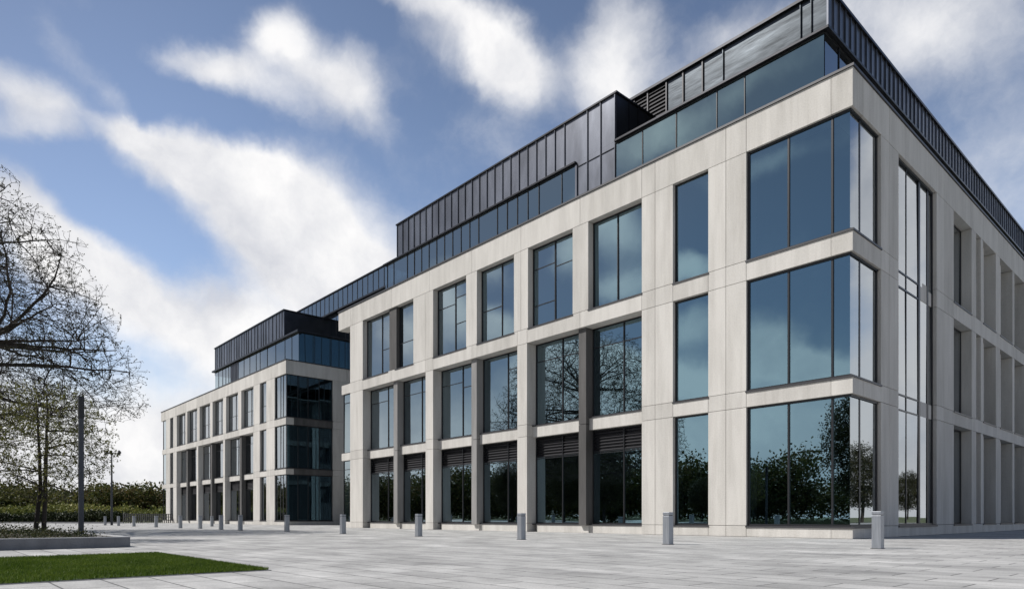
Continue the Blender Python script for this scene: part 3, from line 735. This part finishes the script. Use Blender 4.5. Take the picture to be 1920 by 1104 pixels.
BLAB = ['largest and nearest steel bollard, in front of the glazed corner of the big building',
        'steel bollard beside the narrow single window left of the glazed corner, second nearest',
        'third nearest steel bollard, before the pier left of the right-hand double bay',
        'steel bollard in front of the leftmost double bay of the big building, fourth nearest',
        'steel bollard at the far left end pier of the big building, fifth nearest',
        'steel bollard in front of the dark glass corner of the smaller building',
        'steel bollard in front of the right-hand double bay of the smaller building',
        'steel bollard one place left of the one by the right-hand bay of the smaller building',
        'small steel bollard before the middle bay of the smaller building',
        'small steel bollard before the left-hand bay of the smaller building',
        'distant bollard just left of the far end of the smaller building, nearest to it',
        'distant bollard on open paving, second left of the smaller building',
        'distant bollard beside the foot of the far thin lamp post, to its right',
        'most distant bollard at the left end of the row, left of the far lamp post',
        'tiny distant bollard near the wall of the smaller building, behind the main row']
bo = make_bollard()
for i, (x, y) in enumerate(BP):
    o = bo if i == 0 else copy_tree(bo)
    o.location = (x, y, 0); o['label'] = BLAB[i]

# ------------------------------------------------------------------ planter and lamp posts
PX1 = -8.5; PY1 = -17.7
pl = thing('planter', 'long low grey concrete planter bed at the left edge with a tree growing in it', 'planter')
w = MB()
w.box(PX1-.14, PX1, -32, PY1, 0, .215); w.box(-19.8, PX1-.14, PY1-.14, PY1, 0, .215); w.box(-19.94, -19.8, -32, PY1, 0, .215)
w.build('kerb_wall', 'planter', pl, bevel=.008)
w = MB(); w.box(PX1-.15, PX1+.004, -32, PY1+.004, .216, .235); w.box(-19.8, PX1-.151, PY1-.15, PY1+.004, .216, .235); w.box(-19.95, -19.801, -32, PY1+.004, .216, .235); w.build('coping', 'coping', pl)
w = MB(); w.box(-19.8, PX1-.14, -32, PY1-.14, .02, .17); w.build('soil', 'soil', pl)

def at_px(px, depth):
    l = (px-960)/1246.03*depth
    return (CAM[0]+FWD.x*depth+RGT.x*l, CAM[1]+FWD.y*depth+RGT.y*l)
x, y = at_px(152, 17.2)
lp = thing('lamp_post', 'tall dark grey square lamp post rising from the planter beside the tree', 'lamp post', (x, y, .17), math.radians(3), group='lamp posts')
w = MB(); w.box(-.055, .055, -.055, .055, 0, 3.05); w.build('post', 'lamp', lp, bevel=.006)
w = MB(); w.box(-.062, .062, -.062, .062, 3.05, 3.62); w.build('lamp_head', 'lampdark', lp, bevel=.006)
w = MB(); w.box(-.09, .09, -.09, .09, 0, .03); w.build('base_plate', 'lamp', lp)
x, y = at_px(209.5, 58)
lp = thing('lamp_post', 'thin distant lamp post with a small cluster of dark floodlights on top', 'lamp post', (x, y, 0), 0, group='lamp posts')
w = MB(); w.tube([(0, 0, 0), (0, 0, 2.6), (0, 0, 6.1)], [.10, .085, .05], 8); w.build('post', 'lamp', lp)
w = MB(); w.tube([(0, 0, 6.1), (0, 0, 6.3)], [.06, .06], 6)
w.tube([(-.45, -.45, 6.2), (.4, .4, 6.3)], [.03, .03], 6); w.build('bracket', 'lampdark', lp)
for dx, tl in ((-.45, .18), (.02, -.1), (.42, .1)):
    w = MB(); w.tube([(dx, dx, 6.15), (dx+tl, dx+tl, 6.38)], [.11, .14], 8); w.tube([(dx+tl*.6, dx+tl*.6, 6.38), (dx+tl, dx+tl, 6.42)], [.15, .14], 8); w.build('floodlight', 'lampdark', lp)

# ------------------------------------------------------------------ trees
def norm(a): return a/np.maximum(np.linalg.norm(a, axis=-1, keepdims=True), 1e-9)
class Tree:
    def __init__(s): s.P = []; s.R = []; s.verts = []; s.faces = []; s.n = 0
    def ring_tube(s, pts, rad, k):
        pts = np.asarray(pts); m = len(pts)
        d = norm(np.gradient(pts, axis=0)); ref = np.where(np.abs(d[:, 2:3]) > .9, [[1., 0, 0]], [[0, 0, 1.]])
        u = norm(np.cross(d, ref)); v = np.cross(d, u)
        t = np.arange(k)*2*np.pi/k
        ring = pts[:, None] + (u[:, None]*np.cos(t)[None, :, None]+v[:, None]*np.sin(t)[None, :, None])*np.asarray(rad)[:, None, None]
        s.verts.append(ring.reshape(-1, 3)); i = np.arange(m-1)[:, None]*k; j = np.arange(k)[None, :]
        a = s.n+i+j; b = s.n+i+(j+1) % k
        s.faces.append(np.stack([a, b, b+k, a+k], -1).reshape(-1)); s.n += m*k
    def limb(s, pts, r0, r1, k):
        rad = r0+(r1-r0)*np.linspace(0, 1, len(pts)); s.ring_tube(pts, rad, k)
        s.P.append(np.asarray(pts)); s.R.append(rad)
    def skel(s): return np.concatenate(s.P), np.concatenate(s.R)
def curve(a, b, bow, n, lift=0.):
    t = np.linspace(0, 1, n)[:, None]; a = np.asarray(a); b = np.asarray(b)
    p = a*(1-t)+b*t; off = rng.normal(0, bow, 3); off[2] = abs(off[2])*.3+lift
    p = p+off*np.sin(np.pi*t)+rng.normal(0, bow*.12, (n, 3))*(t > 0)*(t < 1)
    return p
def grow(tree, targets, r0, rmin, bow, n, k, up_from=0.):
    """each target is reached by a shoot from the nearest fitting point of what already stands"""
    P, R = tree.skel(); new = []
    for T in targets:
        d = P-T; dist = np.sqrt((d**2).sum(1)); pen = dist+np.maximum(0, P[:, 2]-T[2])*.6
        i = int(np.argmin(np.where(P[:, 2] < up_from, 1e9, pen)))
        r = min(r0, R[i]*.8); new.append((P[i], T, r))
    for a, b, r in new:
        tree.limb(curve(a, b, bow*np.linalg.norm(b-a), n), r, rmin, k)
def leaves(anchors, per, spread, size, flat=.5):
    n = len(anchors)*per
    c = np.repeat(anchors, per, 0)+rng.normal(0, spread, (n, 3))
    a = norm(rng.normal(0, 1, (n, 3))); b = rng.normal(0, 1, (n, 3)); b = norm(np.cross(a, b))
    s_ = size*rng.uniform(.6, 1.35, (n, 1)); w_ = s_*.62
    v = np.stack([c-a*s_, c-b*w_, c+a*s_, c+b*w_], 1).reshape(-1, 3)
    return v, np.arange(n*4)
def crown_pts(n, centre, rad, keep, shell=.0):
    out = []
    while len(out) < n:
        p = norm(rng.normal(0, 1, (1, 3)))[0]*rng.uniform(shell, 1)**(1/2.2)
        q = np.asarray(centre)+p*np.asarray(rad)
        if keep(q): out.append(q)
    return np.array(out)
def make_tree(name, label, cat, base, trunks, centre, rad, counts, leafm, leaf, keep=lambda q: True, group=None, bases=None, trunk_r=.15, twig=.006):
    t = thing(name, label, cat, base, 0, group); tr = Tree()
    for (x, y, h, lx, ly) in trunks:
        tr.limb(curve((x, y, -.05), (lx, ly, h), .10, 9), trunk_r, trunk_r*.35, 8)
    zb = min(h for _, _, h, _, _ in trunks)*.28
    c = crown_pts(counts[0], centre, rad, keep, .3); grow(tr, c, trunk_r*.40, trunk_r*.07, .05, 10, 6, zb)
    c = crown_pts(counts[1], centre, rad, keep, .3); c = c[np.argsort(((c-np.asarray(centre))**2).sum(1))]; grow(tr, c, trunk_r*.15, twig*1.3, .08, 6, 4, zb)
    c = crown_pts(counts[2], centre, rad, keep, .2); grow(tr, c, twig*2.0, twig*.8, .08, 4, 3, zb)
    tips = crown_pts(counts[3], centre, np.asarray(rad)*1.03, keep, .1); grow(tr, tips, twig, twig*.6, .10, 3, 3, zb)
    np_mesh('trunk', np.concatenate(tr.verts), np.concatenate(tr.faces), 4, 'bark', t)
    tips = np.concatenate([tips, c, (tips+np.array([p[1] for p in tr.P[-len(tips):]]))/2])
    v, f = leaves(tips, *leaf); np_mesh('crown', v, f, 4, leafm, t)
    return t
# big tree whose trunk stands outside the frame to the left
def px_of(q, base):
    dx, dy, dz = q[0]+base[0]-CAM[0], q[1]+base[1]-CAM[1], q[2]+base[2]-CAM[2]
    d = dx*FWD.x+dy*FWD.y; l = dx*RGT.x+dy*RGT.y
    return 960+1246.03*l/d, 970-1246.03*dz/d
B0 = (*at_px(-190, 29), .0)
rot2 = lambda l, d: (RGT.x*l+FWD.x*d, RGT.y*l+FWD.y*d)
PROF = np.array([[2.9, 3.6], [3.6, 6.0], [4.5, 8.0], [5.2, 8.7], [6.1, 8.4], [7.8, 7.9], [9.6, 7.0], [11.2, 6.1], [12.6, 4.6], [13.6, 3.4], [14.4, 0]]); PROF[:, 1] *= 1.085; PROF[:, 0] = PROF[:, 0]*1.2+.3
def in_profile(q):
    a = math.atan2(q[1], q[0]); lim = np.interp(q[2], PROF[:, 0], PROF[:, 1], left=0, right=0)*(1+.05*math.sin(5*a+q[2])+.04*math.sin(9*a-2*q[2]))
    return math.hypot(q[0], q[1]) < lim
make_tree('broadleaf_tree', 'tallest tree at the left edge, thinly leaved, its limbs reaching in above the planter', 'tree',
          B0, [(0, 0, 11.6, *rot2(.7, 0)), (.25, .1, 8.4, *rot2(3.3, .5))], (0, 0, 8.9), (11., 11., 8.6),
          (48, 460, 4600, 17000), 'leaf_dark', (2, .035, .036), trunk_r=.32, twig=.0098, keep=in_profile)
B1_ = (*at_px(73, 18.6), .15)
tb = np.array(rot2(-.12, 0)); tb2 = np.array(rot2(.10, .05))
make_tree('young_tree', 'smaller twin-stemmed tree with sparse fresh leaves standing in the planter behind the lamp post', 'tree',
          B1_, [(tb[0], tb[1], 3.6, *rot2(-.05, 0)), (tb2[0], tb2[1], 3.9, *rot2(.15, .1))], (0, 0, 2.55), (1.95, 1.95, 1.75),
          (18, 110, 800, 2000), 'leaf_fresh', (3, .03, .026), trunk_r=.065, twig=.0045,
          keep=lambda q: q[2] > .75)
# three far trees and the trees that show in the glass; all copies of one
B2_ = (*at_px(90, 44), 0)
far = make_tree('tall_tree', 'x', 'tree', B2_, [(0, 0, 8.5, .3, .2)], (0, 0, 6.6), (3.6, 3.6, 4.8), (16, 110, 500, 900), 'leaf_dark', (14, .26, .085), trunk_r=.22, twig=.02, keep=lambda q: q[2] > 2.2,
                group='leafy trees across the plaza that show mirrored in the glass')
def mirror_spot(px, wall_axis, wall, dist):
    """where a tree must stand to be seen in a given pane"""
    r = FWD+RGT*((px-960)/1246.03)
    if wall_axis == 'y':
        t = (wall-CAM[1])/r.y; hit = CAM[0]+r.x*t; k = dist/r.y; return (hit+r.x*k, wall-dist)
    t = (wall-CAM[0])/r.x; hit = CAM[1]+r.y*t; k = dist/abs(r.x); return (wall+dist, hit+r.y*k)
spots = [(mirror_spot(1135, 'y', .6, 44), 1.0, 'tall bare-topped tree seen mirrored in the right-hand double bay of the big building'),
         (mirror_spot(1060, 'y', .6, 42), 1.0, 'tree seen mirrored in the first floor pane left of the right-hand dark column'),
         (mirror_spot(1632, 'y', .13, 36), 1.0, 'tree seen mirrored in the narrow pane at the glazed corner'),
         (mirror_spot(1310, 'y', .18, 52), .5, 'low tree seen mirrored in the narrow single window at ground level'),
         (mirror_spot(1420, 'y', .13, 66), .42, 'round tree seen mirrored in the left ground floor pane of the glazed corner'),
         (mirror_spot(960, 'y', .6, 46), .8, 'tree seen mirrored in the ground floor of the middle double bay'),
         (mirror_spot(1700, 'x', -.16, 44), .95, 'tree seen mirrored at the foot of the tall side window'),
         (mirror_spot(1612, 'x', -.13, 24), .85, 'tree seen mirrored in the side pane of the glazed corner')]
for i, (xy, s, lab) in enumerate(spots):
    o = far if i == 0 else copy_tree(far)
    o.location = (xy[0], xy[1], 0); o.rotation_euler = (0, 0, i*1.3); o.scale = (s, s, s); o['label'] = lab

# ------------------------------------------------------------------ massed planting
def mass(name, label, cat, m, n_clumps, line, width, height, size, per, clump, kind='stuff', hmin=.5):
    """leaf clumps along a line of ground: a far wood, a meadow edge or a hedge"""
    pts = np.array(line, float); seg = np.linalg.norm(np.diff(pts, axis=0), axis=1); cum = np.concatenate([[0], np.cumsum(seg)])
    u = rng.uniform(0, cum[-1], n_clumps); i = np.clip(np.searchsorted(cum, u)-1, 0, len(seg)-1)
    t = ((u-cum[i])/seg[i])[:, None]; p = pts[i]*(1-t)+pts[i+1]*t
    d = (pts[i+1]-pts[i])/seg[i][:, None]; nrm = np.stack([-d[:, 1], d[:, 0]], 1)
    p = p+nrm*rng.uniform(-width/2, width/2, (n_clumps, 1))
    hh = height*(.80+.12*np.sin(u*.31)+.08*np.sin(u*.83+1)+rng.normal(0, .05, n_clumps))
    z = hh*rng.uniform(hmin if False else .12, 1, n_clumps)**.7
    c = np.column_stack([p, z])
    v, f = leaves(c, per, clump, size)
    v[:, 2] = np.maximum(v[:, 2], .0)
    o = np_mesh(name, v, f, 4, m); tag(o, label, cat, kind=kind); return o
# the wood, meadow and hedge beyond the plaza on the left, the same ring running round behind the viewer
L = [at_px(-420, 118), at_px(-50, 112), at_px(160, 112), at_px(330, 122), at_px(470, 170)]
mass('woodland', 'dark green wood of broadleaf trees across the horizon on the left', 'woodland', 'leaf_wood', 5600, L, 12, 6.1, .28, 20, .65)
L = [at_px(-420, 96), at_px(-50, 92), at_px(160, 90), at_px(330, 98), at_px(420, 120)]
mass('meadow', 'yellow-green strip of tall grass and scrub in front of the wood', 'meadow', 'leaf_meadow', 2600, L, 7, 2.35, .16, 16, .28)
L = [at_px(-420, 86), at_px(-50, 82), at_px(120, 80), at_px(232, 79)]
mass('hedge', 'low dark clipped hedge behind the far edge of the paving on the left', 'hedge', 'leaf_hedge', 2200, L, 1.4, 1.35, .12, 18, .16)
mass('woodland', 'dark wood across the plaza that shows mirrored along the ground floor windows', 'woodland', 'leaf_wood', 7500,
     [(-260, -66), (-150, -78), (-60, -84), (20, -90), (80, -80), (100, -20), (100, 60)], 14, 6.0, .24, 36, 1.0)
mass('woodland', 'taller dark wood that shows mirrored low in the ground floor panes of the double bays', 'woodland', 'leaf_wood', 6500,
     [(-260, -44), (-170, -50), (-100, -56), (-52, -66), (-36, -78)], 12, 9.6, .26, 32, 1.0)
# fence at the paving edge
fe = thing('fence', 'low grey fence of slim posts and rails along the far edge of the paving', 'fence')
p0 = Vector((*at_px(232, 77), 0)); p1 = Vector((*at_px(330, 84), 0)); n = 26
w = MB()
for i in range(n+1):
    q = p0.lerp(p1, i/n); w.box(q.x-.05, q.x+.05, q.y-.05, q.y+.05, 0, 1.15)
w.build('post', 'fence', fe)['kind'] = 'stuff'
w = MB()
for zz in (.35, .75, 1.1): w.tube([p0+Vector((0, 0, zz)), p1+Vector((0, 0, zz))], [.035, .035], 5)
w.build('rail', 'fence', fe)
w = MB(); w.tube([(*at_px(-420, 83.5), .06), (*at_px(-50, 79.5), .06), (*at_px(120, 77.5), .06), (*at_px(232, 76.5), .06)], [.14]*4, 4); tag(w.build('kerb', 'planter'), kind='structure')

# planting inside the planter
n = 1500
px = rng.uniform(-17.5, PX1-.35, n); py = rng.uniform(-31, PY1-.35, n)
# the bed thins out to bare soil at its right-hand end
keepm = rng.uniform(0, 1, n) < np.clip((PY1+.2-py)/1.5+.25, 0, 1)
px, py = px[keepm], py[keepm]
h = .17+rng.uniform(.02, .24, len(px))*np.clip((PY1-py)/2.2, .35, 1)
v, f = leaves(np.column_stack([px, py, h]), 26, .085, .022)
v[:, 2] = np.maximum(v[:, 2], .175)
o = np_mesh('shrubs', v, f, 4, 'leaf_shrub'); tag(o, 'low leafy ground cover filling the concrete planter round the tree', 'ground cover', kind='stuff')

# lawn
LX0, LX1, LY1, LY0 = -5.12, -.03, -18.03, -40
w = MB(); w.box(LX0, LX1, LY0, LY1, -.02, .012); tag(w.build('lawn', 'turf'), kind='structure')
w = MB(); w.box(LX0-.05, LX0, LY0, LY1+.05, -.02, .006); w.box(LX0, LX1+.05, LY1, LY1+.05, -.02, .006); w.box(LX1, LX1+.05, LY0, LY1, -.02, .006); tag(w.build('lawn_edging', 'planter'), kind='structure')
n = 150000
gx = rng.uniform(LX0-.02, LX1+.02, n); gy = LY1+.02-rng.uniform(0, 1, n)**1.25*7.5
hh = rng.uniform(.018, .045, n); an = rng.uniform(0, np.pi, n); ww = rng.uniform(.003, .006, n)
lx = rng.normal(0, .012, n); ly = rng.normal(0, .012, n)
dx, dy = np.cos(an)*ww, np.sin(an)*ww
z0 = np.full(n, .011)
v = np.stack([np.column_stack([gx-dx, gy-dy, z0]), np.column_stack([gx+dx, gy+dy, z0]), np.column_stack([gx+lx, gy+ly, z0+hh])], 1).reshape(-1, 3)
o = np_mesh('grass', v, np.arange(n*3), 3, 'grass'); tag(o, 'short mown green grass of the lawn in the lower left corner', 'grass', kind='stuff')
